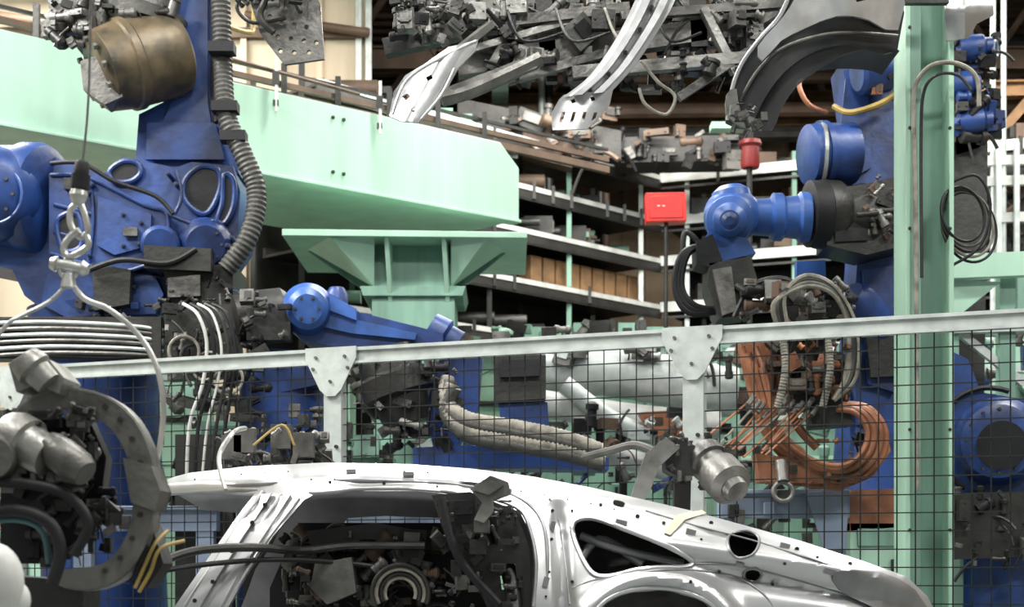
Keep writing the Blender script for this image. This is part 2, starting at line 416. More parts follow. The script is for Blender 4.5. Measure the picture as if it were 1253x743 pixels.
# ------------------------------------------------------------ mint column right
b=B('mint_steel_column'); x0=W(1130,0,9.9).x; w=.285
for dx in(-w/2+.012,w/2-.012): b.box((x0+dx,9.9+.0,4.75),(.028,.3,9.5),MINT)
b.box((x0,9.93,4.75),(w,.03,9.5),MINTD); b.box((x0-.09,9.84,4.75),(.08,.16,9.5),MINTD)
b.box((x0,9.9,.015),(.5,.5,.03),MINT)
for i in range(14): 
    for dx in(-.12,.12): b.cyl((x0+dx,9.74,.5+i*.6),(x0+dx,9.76,.5+i*.6),.010,DRK,n=8)
b.done(.003)
b=B('column_cable_loop')
b.tube([W(1122,600,9.7),W(1121,300,9.7),W(1118,150,9.7),W(1120,105,9.68),W(1140,80,9.6),W(1172,78,9.6),W(1195,95,9.6),W(1198,130,9.6)],.014,HOSEL)
b.tube([W(1128,340,9.7),W(1127,180,9.7),W(1130,115,9.66),W(1146,92,9.6),W(1172,92,9.6),W(1188,110,9.6)],.010,DRK)
for i in range(5):
    b.ring(W(1178+i*2,262+i*4,9.8+.03*i),(.5,-1,.1),(34+i*2.5)*.0049,.009,[BLK,HOSE,BLK,HOSEL,BLK][i],36,6)
b.tube([W(1160,225,9.8),W(1195,215,9.8),W(1212,250,9.8),W(1200,300,9.8),W(1165,325,9.8)],.009,BLK)
b.done()
b=B('mint_platform_frame')
y=12.5
b.plate([(1150,312),(1420,300),(1420,330),(1150,341)],y,y+.12,MINT)
b.plate([(1150,341),(1225,345),(1175,385),(1150,380)],y+.1,y+.16,MINT)
for u in(1170,1240,1320): b.box((W(u,0,y).x,y+.2,(W(u,330,y).z)/2),(.12,.12,W(u,330,y).z),MINTD)
b.plate([(1150,395),(1420,388),(1420,400),(1150,408)],y+.1,y+.2,GALV)
b.beam(W(1165,400,y+.2),W(1253,470,y+.2),.06,.06,GALV)
for v in(225,250,295): b.beam(W(1150,v-25,17),W(1400,v-35,17),.08,.1,TRAY)
b.plate([(1150,190),(1420,180),(1420,300),(1150,308)],17.3,17.4,DRK)
for u in(1222,1244): b.beam(W(u,175,16.9),W(u,310,16.9),.05,.05,GALV,(0,1,0))
b.clutter(1165,195,1260,300,17.05,17.3,50,[DRK,IRON,IRON,BROWN],6,20,.1)
b.box((W(1253,0,17.2).x,17.2,ZC+1.5),(.2,.2,3.4),MINTD)
b.done(.003)
b=B('low_mint_machine_cabinet')
for (u0,u1,v0,y) in((85,150,508,13.4),(245,330,515,13.2),(430,540,640,12.9),(1040,1125,640,11.2),(1165,1253,672,11.4),(880,960,600,14.5),(-40,60,650,13.5)):
    z=W(0,v0,y).z; xa=W(u0,0,y).x;xb=W(u1,0,y).x
    b.box(((xa+xb)/2,y+.3,z/2),(xb-xa,.6,z),MINT); b.box(((xa+xb)/2,y-.01,z-.1),(xb-xa-.1,.02,.12),MINTD)
    b.box(((xa+xb)/2+.1,y-.02,z-.35),(.12,.03,.2),DRK)
b.done(.004)
b=B('blue_jig_frame'); y=11.1
for (u0,u1,va,vb) in((80,265,622,650),(360,545,614,642),(545,880,640,662),(880,1040,602,634)):
    b.plate([(u0,va),(u1,va),(u1,vb),(u0,vb)],y,y+.14,PERI); b.plate([(u0,va-3),(u1,va-3),(u1,va+2),(u0,va+2)],y-.04,y+.18,PERI)
b.plate([(985,602),(1038,600),(1036,672),(1010,676)],y-.05,y-.02,PERI)
for u in(100,250,380,530,900,1025): b.box((W(u,0,y).x,y+.07,W(0,630,y).z/2),(.12,.12,W(0,630,y).z),PERI)
for i in range(14):
    u=random.choice([100,160,230,380,430,500,900,950]); b.box(W(u+random.uniform(-10,10),random.uniform(600,640),y-.05),(.07,.06,.09),random.choice([DRK,IRON,PERI]))
b.done(.004)
b=B('silver_duct')
b.tube([W(640,448,14.2),W(750,455,14.2),W(860,475,14.2),W(900,480,14.2)],.22,GALV,18,6,corr=.03,pitch=.14)
b.tube([W(650,492,13.9),W(780,512,13.9),W(880,520,13.9)],.12,TRAY,14)
b.tube([W(690,470,13.7),W(760,520,13.7),W(850,545,13.7)],.08,GALV,12)
b.tube([W(650,530,13.6),W(760,560,13.6),W(850,585,13.6)],.09,TRAY,14)
b.box(W(760,470,14.2)-V((0,0,1.8)),(.1,.1,3.0),DRK)
b.plate([(780,505),(850,500),(860,530),(800,535)],13.6,13.7,COPPER)
b.clutter(680,425,880,440,13.9,14.0,24,[DRK,IRON,GALV],8,26,.1)
b.clutter(680,500,880,560,13.2,13.4,30,[DRK,IRON,GALV,BROWN,BLK],8,26,.15)
b.done()
b=B('background_machinery')
for (u0,u1,v0,y,m) in((560,640,420,17.5,MINT),(640,700,400,17.6,MINTD),(700,790,395,17.8,MINTD),(790,880,400,17.5,MINTD),(150,250,430,15.5,MINT),(30,85,470,15.5,MINTD),(330,430,470,16,MINT),(885,1100,430,16,MINTD),(1160,1300,420,15.5,MINT)):
    z=W(0,v0,y).z; xa=W(u0,0,y).x;xb=W(u1,0,y).x; b.box(((xa+xb)/2,y+.3,z/2),(xb-xa-.03,.6,z),m)
    for j in range(3): b.box(((xa+xb)/2,y-.01,z-.25-.4*j),((xb-xa)*.8,.03,.05),random.choice([GALV,DRK,MINT]))
b.clutter(560,400,880,440,14.6,15.2,40,[DRK,IRON,IRON,BROWN,MINT,DRK],8,26,.1)
b.clutter(560,530,880,600,13.0,13.1,50,[DRK,IRON,MINTD,BLUE,DRK],8,26,.1)
b.clutter(560,400,880,470,16,17,50,[DRK,IRON,MINTD,DRK],10,34,.1)
b.clutter(0,440,330,640,13.6,14.6,80,[DRK,IRON,MINTD,IRON,MINT],10,36,.1)
b.clutter(1150,380,1290,700,13.4,14.8,80,[DRK,IRON,MINTD,MINT,BLUE,IRON],10,34,.1)
b.clutter(330,440,560,620,13.4,14.6,90,[DRK,IRON,MINTD,DRK,GALV],8,32,.1)
b.clutter(880,420,1100,700,13.5,14.4,90,[DRK,IRON,BROWN,MINTD,DRK],10,34,.1)
b.done()
# ------------------------------------------------------------ LEFT ROBOT
y=11.85; b=B('industrial_robot_arm',rs=y/10.4); k=y/F
b.plate([(205,-120),(264,-120),(262,0),(266,120),(270,150),(290,185),(292,212),(240,215),(165,205),(170,140),(200,125)],y,y+.42,BLUE,smooth=0)
b.plate([(215,-120),(254,-120),(254,125),(262,170),(190,170),(212,120)],y-.04,y,BLUE)
b.plate([(180,150),(262,150),(275,195),(178,195)],y-.07,y-.02,BLUE)
b.plate([(22,205),(60,190),(108,208),(128,212),(150,192),(215,205),(235,198),(285,203),(294,235),(290,290),(262,332),(212,345),(196,386),(70,392),(30,362),(15,330),(-80,310),(-80,200)],y-.1,y+.6,BLUE)
b.lathe(W(-90,240,y+.2),W(62,244,y-.1),[(0,.33),(.82,.33),(.82,.35),(.93,.35),(.97,.33),(1,.27)],BLUE,40)
b.lathe(W(-10,238,y-.5),W(-6,238,y+.2),[(0,.16),(.04,.21),(.15,.27),(.3,.295),(1,.31)],BLUE,40)
b.ring(W(-9,238,y-.47),(0,-1,0),.18,.012,BLUE)
b.bolts(W(-10,238,y-.49),(0,-1,0),.13,8,.012,.02,DRK)
b.plate([(60,212),(108,216),(176,250),(205,262),(204,318),(150,335),(120,330),(60,312)],y-.24,y-.1,BLUE)
b.plate([(120,240),(165,256),(185,262),(184,300),(140,312),(118,300)],y-.28,y-.22,BLUE)
b.plate([(60,320),(190,338),(200,360),(190,384),(80,388),(50,372)],y-.2,y+.5,BLUE)
# cast ribs
for pts in([(62,214),(108,218),(176,251),(204,263),(203,316)],[(62,310),(120,328),(150,333),(203,316)],[(110,222),(114,268),(108,325)],[(66,250),(112,262)],[(66,284),(112,296)],[(205,262),(240,275),(262,270)],[(215,208),(222,240),(214,262)]):
    b.tube([W(u,v,y-.25) for u,v in pts],.013,BLUE,8,4)
b.tube([W(62,200,y-.3),W(100,200,y-.34),(W(140,222,y-.34)),W(190,240,y-.32),W(212,262,y-.34)],.014,BLK,8)
b.tube([W(110,330,y-.36),W(150,318,y-.4),W(205,322,y-.42),W(240,305,y-.4)],.018,BLK,8)
b.box(W(92,226,y-.28),(.14,.08,.08),DRK); b.box(W(160,284,y-.31),(.1,.04,.06),IRON)
for pts in([(228,218),(246,204),(266,208),(270,226),(262,250),(250,262),(234,254),(224,238)],[(274,214),(286,222),(286,250),(276,272),(266,270),(272,248)],[(134,210),(150,198),(168,200),(172,212),(160,222),(140,222)],[(70,270),(95,262),(100,300),(78,306)]):
    b.plate(pts,y-.26 if pts[0][0]==70 else y-.13,y-.105,BLK,smooth=3); b.tube([W(p[0],p[1],y-.26 if pts[0][0]==70 else y-.13) for p in pts],.018,BLUE,8,4,True)  # black plates paint the shade inside the casting's openings
b.lathe(W(252,300,y-.3),W(252,300,y+.1),[(0,.12),(.1,.15),(.3,.17),(1,.18)],BLUE,28); b.bolts(W(252,300,y-.3),(0,-1,0),.1,8,.010,.02,DRK)
b.lathe(W(196,300,y-.36),W(196,300,y-.1),[(0,.1),(.1,.12),(1,.13)],BLUE,24)
for (u,v) in((108,235),(95,250),(108,312),(150,262),(172,272),(150,300),(170,298),(190,330),(215,225),(205,212),(283,290),(278,300),(112,225)):
    c=W(u,v,y-.30); b.cyl(c,c+V((0,.22,0)),.014,BLUE,n=10); b.cyl(c-V((0,.01,0)),c,.009,DRK,n=6)
b.plate([(176,300),(258,304),(258,332),(176,328)],y-.4,y+.1,DRK); b.plate([(200,332),(285,322),(285,385),(215,392)],y-.3,y+.3,DRK); b.plate([(205,340),(245,336),(245,362),(205,364)],y-.36,y-.3,IRON)
b.plate([(112,322),(160,330),(158,372),(116,380)],y-.32,y-.1,DRK)
b.clutter(95,340,290,395,y-.4,y-.2,40,[DRK,BLK,BLUE,DRK,IRON],5,15,.1)
for i in range(6): b.tube([W(-20,396+i*8,y-.55),W(60,394+i*7.5,y-.60),W(150,398+i*7,y-.60),W(200,404+i*6.5,y-.5)],.012,IRON if i%2 else GALV,8)
b.box(W(85,416,y-.45),(1.32,.2,.29),DRK)
b.lathe(V((W(120,0,y).x,y+.3,0)),W(120,380,y+.3),[(0,.55),(.05,.55),(.05,.42),(.8,.38),(1,.45)],BLUE,32)
b.lathe(W(118,88,y-.35),W(222,62,y-.05),[(0,.18),(.05,.25),(.3,.27),(.32,.285),(.4,.285),(.42,.27),(.85,.27),(.95,.25),(1,.2)],BRONZE,40)
b.plate([(98,75),(140,60),(150,118),(128,128),(102,110)],y-.45,y-.25,IRON)
b.lathe(W(175,30,y-.1),W(190,-40,y-.1),[(0,.25),(.2,.27),(.25,.2),(1,.2)],IRON,24)
b.clutter(60,-10,130,55,y-.45,y-.2,55,[IRON,IRON,DRK,IRONL],6,22,.05)
b.clutter(110,0,215,40,y-.4,y-.2,35,[IRON,DRK],6,20,.05)
b.plate([(55,-30),(125,-30),(130,20),(95,60),(80,30),(60,10)],y-.2,y,IRON)
b.bolts(W(118,88,y-.36),W(118,88,y-.36)-W(222,62,y-.05),.2,10,.02,.03,IRON)
for i in range(3): b.tube([W(262+i*6,-60,y-.12),W(264+i*5,20,y-.12),W(262+i*7,90,y-.14),W(266+i*6,150,y-.2)],.025,BLK if i!=1 else HOSE)
b.tube([W(268,-60,y-.2),W(272,60,y-.2),W(277,140,y-.28),W(297,188,y-.3),W(314,236,y-.3),W(304,290,y-.35),W(275,332,y-.35)],.060,HOSE,14,8,corr=.06,pitch=.035)
for (u,v) in((272,60),(276,132),(286,168)): b.box(W(u,v,y-.3),(.18,.14,.07),BLK)
b.done(.008)
b=B('robot_dress_pack_cables')
for i in range(5):
    u=228+i*9; b.tube([W(u-4,372,10.98),W(u+14,385,10.9),W(u+25,420+i*3,10.9),W(u+20,470,10.95),W(u+4+i*2,520,10.98),W(u,600,11)],[.012,.013,.009,.012,.012][i],[WHT,BLK,WHT,DRK,BLK][i])
for i in range(5):
    b.ring(W(225+i*14,430+i*9,11.0),(random.uniform(-.6,.6),-1,random.uniform(-.4,.4)),.1,.011,random.choice([BLK,DRK,HOSEL]),24,6)
b.plate([(200,375),(290,372),(295,460),(205,465)],11.25,11.4,DRK)
b.clutter(200,355,325,500,11.0,11.2,75,[DRK,IRON,IRON,DRK,BLK],5,18,.2)
b.box((W(250,0,11.3).x,11.35,1.2),(.4,.12,2.4),DRK)
b.done()
# ------------------------------------------------------------ ROBOT 2
b=B('industrial_robot_arm'); y=11.4;k=y/F
b.lathe(W(285,392,y-.1),W(352,385,y),[(0,.13),(.05,.17),(.35,.17),(.35,.14),(.45,.14),(.45,.19),(.9,.19),(1,.16)],DRK,24)
b.box(W(330,398,y-.2),(.3,.12,.22),DRK); b.clutter(285,365,375,425,y-.35,y-.1,30,[DRK,BLK,DRK,IRON],5,16,.1)
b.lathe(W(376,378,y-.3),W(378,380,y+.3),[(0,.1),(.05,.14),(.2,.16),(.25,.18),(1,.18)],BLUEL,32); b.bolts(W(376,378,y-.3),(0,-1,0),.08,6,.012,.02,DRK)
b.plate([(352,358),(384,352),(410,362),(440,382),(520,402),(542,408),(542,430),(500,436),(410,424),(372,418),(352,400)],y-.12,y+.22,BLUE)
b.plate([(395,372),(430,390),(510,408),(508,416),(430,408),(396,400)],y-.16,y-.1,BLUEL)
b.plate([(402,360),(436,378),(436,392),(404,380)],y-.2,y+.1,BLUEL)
b.lathe(W(412,352,y),W(412,380,y),[(0,.05),(.3,.08),(1,.08)],BLUE,16)
b.lathe(W(525,404,y+.03),W(560,424,y+.03),[(0,.13),(.5,.14),(.6,.11),(1,.11)],BLUE,24)
b.lathe(W(470,430,y-.1),W(500,520,y-.1),[(0,.2),(.3,.22),(.35,.25),(.6,.25),(.65,.2),(1,.16)],DRK,28)
b.plate([(540,432),(590,436),(585,500),(560,545),(530,548),(520,500)],y,y+.3,BLUE)
b.clutter(450,430,560,550,y-.35,y,60,[DRK,BLK,DRK,BLK,IRON],6,22,.1)
b.plate([(505,548),(560,545),(700,548),(745,560),(745,575),(505,572)],y-.2,y+.2,BLUE)
b.plate([(605,434),(668,434),(668,488),(605,492)],y-.1,y+.25,DRK); b.plate([(612,440),(660,440),(660,460),(612,462)],y-.14,y-.1,BLK)
b.plate([(610,495),(670,492),(672,525),(615,530)],y-.05,y+.25,BLUE)
for i in range(4):
    b.tube([W(548+i*3,462+i*4,y-.3-.03*i),W(546,490+i*5,y-.35),W(572,512+i*7,y-.4),W(630,522+i*8,y-.4),W(690,535+i*7,y-.4),W(738,552+i*6,y-.35)],.048,HOSEL if i%2==0 else HOSE,12,7,corr=.05,pitch=.03)
b.lathe(V((W(345,0,y).x,y+.2,0)),W(345,440,y+.2),[(0,.5),(.05,.5),(.05,.36),(.9,.3),(1,.3)],BLUE,32)
b.plate([(315,425),(385,430),(392,470),(345,480),(310,460)],y-.1,y+.4,BLUE)
b.plate([(330,560),(400,555),(400,610),(330,610)],y-.4,y,DRK)
b.clutter(290,500,400,600,y-.5,y-.3,50,[DRK,BLK,IRON,DRK],6,22,.1)
b.beam(V((W(540,0,y).x,y+.1,0)),W(540,550,y+.1),.3,.3,BLUE)
b.done(.006)
# ------------------------------------------------------------ RIGHT ROBOT
b=B('industrial_robot_arm'); y=11.6;k=y/F
b.plate([(1030,75),(1080,70),(1100,95),(1100,210),(1090,230),(1015,230),(1012,200),(1040,150)],y,y+.4,BLUE)
b.plate([(1035,95),(1062,90),(1066,205),(1040,220),(1024,200)],y-.04,y,BLUE)
b.lathe(W(985,190,y-.1),W(1042,188,y-.02),[(0,.16),(.06,.21),(.3,.215),(.3,.235),(.42,.235),(.42,.215),(1,.215)],BLUE,36)
b.lathe(W(1003,190,y-.1),W(1007,190,y-.1),[(0,.225),(1,.225)],STEEL,36)
b.lathe(W(1048,90,y-.2),W(1090,85,y-.15),[(0,.12),(.1,.15),(.9,.15),(1,.12)],BLUE,28)
b.tube([W(1095,115,y-.22),W(1075,128,y-.24),W(1040,138,y-.22),W(1020,130,y-.15)],.022,YEL)
b.tube([W(985,85,y-.1),W(978,105,y-.15),W(990,128,y-.15),W(1012,138,y-.1)],.018,COPPER)
b.clutter(1070,70,1110,115,y-.3,y,22,[COPPER,DRK,BROWN],5,16,.1)
b.lathe(W(1110,270,y-.05),W(1000,262,y-.15),[(0,.2),(.3,.22),(.55,.235),(.7,.2),(.8,.24),(1,.24)],DRK,32)
b.lathe(W(1012,262,y-.2),W(985,262,y-.22),[(0,.2),(.1,.23),(.85,.23),(.95,.19),(1,.14)],BLK,36)
b.ring(W(998,262,y-.2),(-1,0,0),.19,.035,BLK)
b.plate([(1010,232),(1060,225),(1100,215),(1108,300),(1060,312),(1012,300)],y-.3,y+.1,DRK)
b.plate([(1022,282),(1062,280),(1062,294),(1022,296)],y-.32,y-.3,BLK)
b.clutter(1055,215,1110,290,y-.4,y-.25,35,[IRON,DRK,BROWN,IRONL],5,18,.1)
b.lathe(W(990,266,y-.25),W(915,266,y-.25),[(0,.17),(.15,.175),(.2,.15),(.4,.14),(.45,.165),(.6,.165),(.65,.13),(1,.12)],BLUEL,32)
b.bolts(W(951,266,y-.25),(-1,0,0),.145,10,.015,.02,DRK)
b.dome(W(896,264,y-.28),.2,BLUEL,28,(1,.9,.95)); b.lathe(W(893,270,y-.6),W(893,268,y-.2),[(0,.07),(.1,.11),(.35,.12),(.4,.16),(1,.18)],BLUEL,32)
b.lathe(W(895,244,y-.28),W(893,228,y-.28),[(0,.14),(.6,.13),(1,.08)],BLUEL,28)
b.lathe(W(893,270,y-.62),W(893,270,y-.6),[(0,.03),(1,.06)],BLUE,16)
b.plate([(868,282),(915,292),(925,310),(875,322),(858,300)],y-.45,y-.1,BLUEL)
b.plate([(852,296),(872,286),(884,318),(868,326),(853,322)],y-.5,y-.2,BLK)
b.plate([(868,322),(918,314),(928,345),(915,385),(880,390),(866,350)],y-.5,y-.15,DRK)
b.plate([(872,330),(895,326),(902,380),(884,386)],y-.54,y-.5,IRON)
for i in range(3): b.tube([W(868,300,y-.4),W(836+i*3,310,y-.45),W(826+i*4,350,y-.45),W(842+i*4,382-i*4,y-.45),W(885,380,y-.4)],.024,BLK)
b.tube([W(858,300,y-.3),W(838,285,y-.3),W(836,330,y-.3)],.02,DRK); b.tube([W(905,360,y-.5),W(935,345,y-.55),W(965,345,y-.55),W(990,370,y-.5)],.03,BLK)
b.tube([W(900,350,y-.52),W(925,362,y-.55),W(955,352,y-.55),W(975,360,y-.5)],.022,DRK)
b.plate([(1050,305),(1110,300),(1115,480),(1110,520),(1050,520),(1042,420)],y+.1,y+.55,BLUE)
b.plate([(1056,330),(1095,325),(1095,480),(1062,470)],y+.04,y+.1,BLUE)
b.plate([(1060,410),(1100,405),(1102,460),(1066,462)],y-.02,y+.04,DRK)
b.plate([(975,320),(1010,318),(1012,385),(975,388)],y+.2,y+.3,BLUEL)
b.lathe(W(1040,360,y-.1),W(1075,400,y+.1),[(0,.1),(.2,.14),(1,.16)],BLUE,24)
b.plate([(1040,480),(1180,440),(1195,500),(1180,570),(1100,600),(1040,560)],y+.2,y+.7,BLUE)
b.lathe(V((W(1090,0,y).x,y+.45,0)),W(1090,520,y+.45),[(0,.6),(.06,.6),(.06,.45),(1,.4)],BLUE,32)
b.done(.007)
b=B('copper_welding_gun'); y=10.9
b.plate([(905,418),(958,415),(965,440),(950,520),(925,505),(912,455)],y,y+.12,COPPER)
cg=[(912,430),(925,480),(938,525),(962,556),(1005,580),(1045,582),(1072,560),(1078,528),(1060,502),(1030,496)]
cx0,cy0=1000,520
for i,(s_,r_,m_) in enumerate(((1.06,.026,COPPER),(.97,.030,COPPER),(.87,.026,COPPER),(.78,.018,COPPER))):
    b.tube([W(cx0+(u-cx0)*s_,cy0+(v-cy0)*s_,y-.05-.05*i) for u,v in cg],r_,m_,10)
b.plate([(1066,512),(1084,522),(1090,552),(1068,584),(1030,600),(980,594),(935,572),(930,560),(985,574),(1030,578),(1060,562),(1070,540)],y-.02,y+.1,COPPER)
b.tube([W(940,420,y-.1),W(958,470,y-.12),W(975,520,y-.1),W(1000,548,y-.1)],.030,COPPER,10)
b.tube([W(925,425,y-.16),W(940,470,y-.2),W(948,520,y-.2),W(985,555,y-.2)],.018,COPPER,10)
b.plate([(925,555),(1010,565),(1015,592),(930,590)],y-.12,y+.1,COPPER); b.plate([(990,500),(1040,498),(1045,520),(995,524)],y-.16,y+.05,DRK)
for i in range(14):
    u=920+i*6;v=498+random.uniform(-10,24); b.cyl(W(u,v,y-.2),W(u-random.uniform(35,65),v+random.uniform(40,60),y-.38),.008,random.choice([COPPER,COPPER,HOSEL]),n=8)
    b.cyl(W(u+3,v-4,y-.2),W(u-5,v+7,y-.23),.018,random.choice([IRON,IRONL]),n=10)
b.plate([(960,440),(1030,430),(1045,470),(1035,500),(975,500)],y-.1,y+.2,DRK)
b.clutter(905,345,1045,410,y-.3,y+.1,75,[IRON,DRK,IRONL,BLK,BROWN],5,22,.1)
b.clutter(935,410,1045,490,y-.3,y-.05,70,[IRON,DRK,BROWN,COPPER,DRK],5,20,.1)
b.clutter(935,530,1060,600,y-.2,y+.05,34,[COPPER,COPPER,DRK,BROWN],5,14,.1)
for i in range(4): b.tube([W(950+i*4,395,y-.3),W(948+i*4,370-i*3,y-.35),W(985,350-i*4,y-.35),W(1020,360-i*3,y-.35),W(1038+i*3,400,y-.3),W(1035+i*4,460,y-.3),W(1020,490,y-.3)],.018,[HOSEL,IRON,DRK,HOSEL][i],8)
for u in(955,1010): b.tube([W(u,400,y-.3),W(u+6,450,y-.35),W(u-4,500,y-.3)],.024,HOSEL,10,corr=.08,pitch=.02)
b.beam(W(980,350,y+.15),W(985,480,y+.15),.25,.2,DRK,(0,1,0))
b.plate([(1040,600),(1105,598),(1108,645),(1040,650)],y+.3,y+.4,COPPER)
b.done(.003)
b=B('industrial_robot_arm'); y=10.9
b.lathe(W(1222,540,y-.25),W(1222,540,y+.2),[(0,.18),(.05,.24),(.2,.27),(.25,.29),(1,.29)],BLUE,40)
b.cyl(W(1226,545,y-.27),W(1226,545,y-.24),.16,BLK,n=32); b.bolts(W(1222,540,y-.25),(0,-1,0),.21,12,.012,.02,DRK)
b.plate([(1165,430),(1185,440),(1200,480),(1260,490),(1300,520),(1300,600),(1190,600),(1175,560),(1165,500)],y,y+.4,BLUE)
b.lathe(V((W(1235,0,y).x,y+.2,0)),W(1235,590,y+.2),[(0,.45),(.05,.45),(.05,.25),(1,.3)],BLUE,32)
b.ring(W(1212,540,y-.05),(0,-1,.1),.36,.02,BLK,30,6,1.2,4.2)
b.plate([(1165,605),(1290,600),(1290,680),(1165,685)],y-.25,y+.1,DRK); b.clutter(1170,600,1260,690,y-.35,y-.2,25,[DRK,BLK,IRON],5,20,.1)
b.done(.006)
b=B('industrial_robot_arm'); y=13.2
b.clutter(1160,45,1220,175,y-.2,y+.1,60,[BLUE,DRK,BLK,BLUE,DRK],6,24,.1)
for u,v in((1195,60),(1180,105),(1195,150)): b.lathe(W(u-22,v,y-.1),W(u+18,v-4,y-.1),[(0,.08),(.2,.10),(.7,.10),(.8,.07),(1,.07)],BLUE,20)
b.ring(W(1218,60,y-.1),(1,-.6,0),.06,.015,PERI)
b.plate([(1165,20),(1190,20),(1200,180),(1170,190)],y+.1,y+.4,DRK); b.beam(W(1180,180,y+.25),V((W(1180,0,y).x,y+.25,0)),.3,.3,DRK,(0,1,0))
b.done(.005)
# ------------------------------------------------------------ overhead handling frame + stampings
b=B('overhead_gripper_frame'); y=9.6
b.beam(W(560,82,y+.3),W(940,28,y+.3),.1,.13,IRON); b.beam(W(640,60,y+.5),W(900,45,y+.5),.12,.1,DRK)
b.beam(W(660,-60,y+.3),W(672,90,y+.3),.1,.1,DRK,(0,1,0)); b.beam(W(850,-60,y+.3),W(855,60,y+.3),.1,.1,DRK,(0,1,0))
for u in(665,852): b.beam(W(u,-60,y+.3),V((W(u,0,y).x,y+.3,9.5)),.1,.1,DRK,(0,1,0))
b.tube([W(540,122,y),W(575,112,y),W(620,92,y),W(662,72,y)],.045,IRON,6); b.beam(W(545,118,y),W(655,76,y),.05,.08,IRON)
b.clutter(480,-20,590,50,y-.1,y+.5,80,[IRON,IRONL,IRON,BLK,DRK],6,26,.08)
b.clutter(590,0,760,95,y+.1,y+.6,110,[IRON,IRONL,IRON,BLK,DRK],6,30,.1)
b.clutter(690,75,850,110,y+.2,y+.6,34,[IRON,DRK,DRK,BLK],6,24,.1)
b.clutter(820,0,935,95,y+.1,y+.6,90,[IRON,IRONL,IRON,BLK,DRK],6,30,.1)
for (p,q,w) in(((600,30),(770,10),.06),((620,100),(760,60),.05),((700,90),(930,70),.07),((760,20),(960,5),.05),((830,120),(920,60),.05),((640,15),(600,85),.05),((580,60),(700,25),.04),((860,10),(900,90),.05)): b.beam(W(*p,y+.15),W(*q,y+.2),w,w,random.choice([IRON,IRONL]))
b.tube([W(785,75,y),W(805,100,y),W(826,118,y),W(815,140,y),W(790,128,y),W(782,108,y)],.010,HOSEL)
for i in range(4): b.tube([W(620+i*60,10,y+.1),W(640+i*60,50,y),W(690+i*56,40,y+.1)],.009,[BLK,DRK,HOSEL,BLK][i])
b.beam(W(500,40,y+.3),W(600,-40,y+.3),.1,.1,IRON); b.beam(W(470,60,y+.35),W(640,20,y+.35),.1,.1,DRK)
b.done(.003)
b=B('stamped_rail_panel'); y=9.3
def bow(u0,v0,amp,w,y): 
    return lambda u,v: W(u,v,y+amp*math.cos((u-u0)*.09+(v-v0)*.05)*.5)
b.sheet([(476,142),(482,112),(496,92),(520,78),(548,58),(585,48),(582,62),(560,84),(545,112),(522,140),(512,150),(490,148)],[[(492,118),(498,114),(503,118),(497,123)],[(521,94),(528,91),(530,96),(523,99)],[(502,134),(507,131),(510,135),(506,138)]],bow(476,142,.08,1,y),(0,.02,0),PANEL,7)
b.tube([W(480,140,y-.03),W(498,98,y-.03),W(545,68,y-.03),W(583,50,y-.03)],.010,PANEL,6)
b.tube([W(515,146,y-.03),W(540,116,y-.03),W(556,84,y-.03)],.010,PANEL,6)
b.beam(W(560,62,y+.04),W(600,30,y+.3),.04,.04,IRON)
b.done(0,60)
b=B('stamped_channel_panel'); y=9.1
L_=[(792,-40),(775,5),(752,50),(722,92),(690,118)]; R_=[(838,-40),(826,0),(806,36),(778,78),(748,112)]
rows=[]
Lc=cat([V((a,c,0)) for a,c in L_],6);Rc=cat([V((a,c,0)) for a,c in R_],6)
for l_,r_ in zip(Lc,Rc):
    row=[]
    for t,dp in((0,.0),(.1,0),(.18,-.07),(.38,-.07),(.44,.02),(.56,.02),(.62,-.07),(.82,-.07),(.9,0),(1,0)):
        p=l_.lerp(r_,t); row.append(W(p.x,p.y,y+dp))
    rows.append(row)
b.grid(rows,PANEL); b.grid([[p+V((0,.015,0)) for p in r] for r in rows],PANEL)
sl=[[(684+i*13,150),(688+i*13,137),(692+i*13,137),(688+i*13,150)] for i in range(4)]
b.sheet([(690,116),(750,110),(746,128),(728,150),(718,158),(676,159),(675,138),(684,122)],[[(698,122),(703,120),(705,125),(700,127)],[(722,119),(727,117),(729,122),(724,124)]]+sl,bow(676,150,.05,1,y),(0,.015,0),PANEL,6)
for t in range(3,24,4): 
    p=Lc[min(t,len(Lc)-1)].lerp(Rc[min(t,len(Rc)-1)],.5); c=W(p.x,p.y,y-.0); b.cyl(c,c+V((0,-.01,0)),.012,DRK,n=12)
b.beam(W(790,10,y+.02),W(790,20,y+.5),.04,.04,DRK); b.beam(W(815,-40,y+.02),W(815,-40,y+.6),.06,.06,DRK); b.beam(W(815,-40,y+.57),V((W(815,-40,y+.57).x,y+.57,9.5)),.06,.06,DRK,(0,1,0))
b.done()
b=B('perforated_bracket_plate'); y=9.8
hs=[]
for (u,v) in((345,28),(360,30),(375,33),(340,45),(356,47),(372,50),(387,52),(343,62),(360,64),(378,64),(330,20)):
    hs.append([(u+3*math.cos(a),v+3*math.sin(a)) for a in[i*math.pi/4 for i in range(8)]])
b.plate([(296,-30),(375,-30),(392,5),(397,72),(348,79),(318,40)],y,y+.03,IRON,hs)
b.tube([W(330,-10,y-.1),W(318,20,y-.1),W(335,40,y-.1)],.02,DRK); b.tube([W(300,-10,y-.05),W(290,10,y-.05),W(310,28,y-.05),W(350,22,y-.05)],.012,DRK)
b.clutter(290,-30,380,5,y-.2,y,30,[IRON,DRK,DRK],5,20,.1)
b.beam(W(345,-20,y+.1),V((W(345,0,y).x,y+.1,9.5)),.1,.1,DRK,(0,1,0))
b.done(.003)
b=B('wheelhouse_panel'); y=9.2
def wh(u,v): 
    return W(u,v,y+.25-.25*math.exp(-((u-1010)/70)**2)+.0015*(v-40))
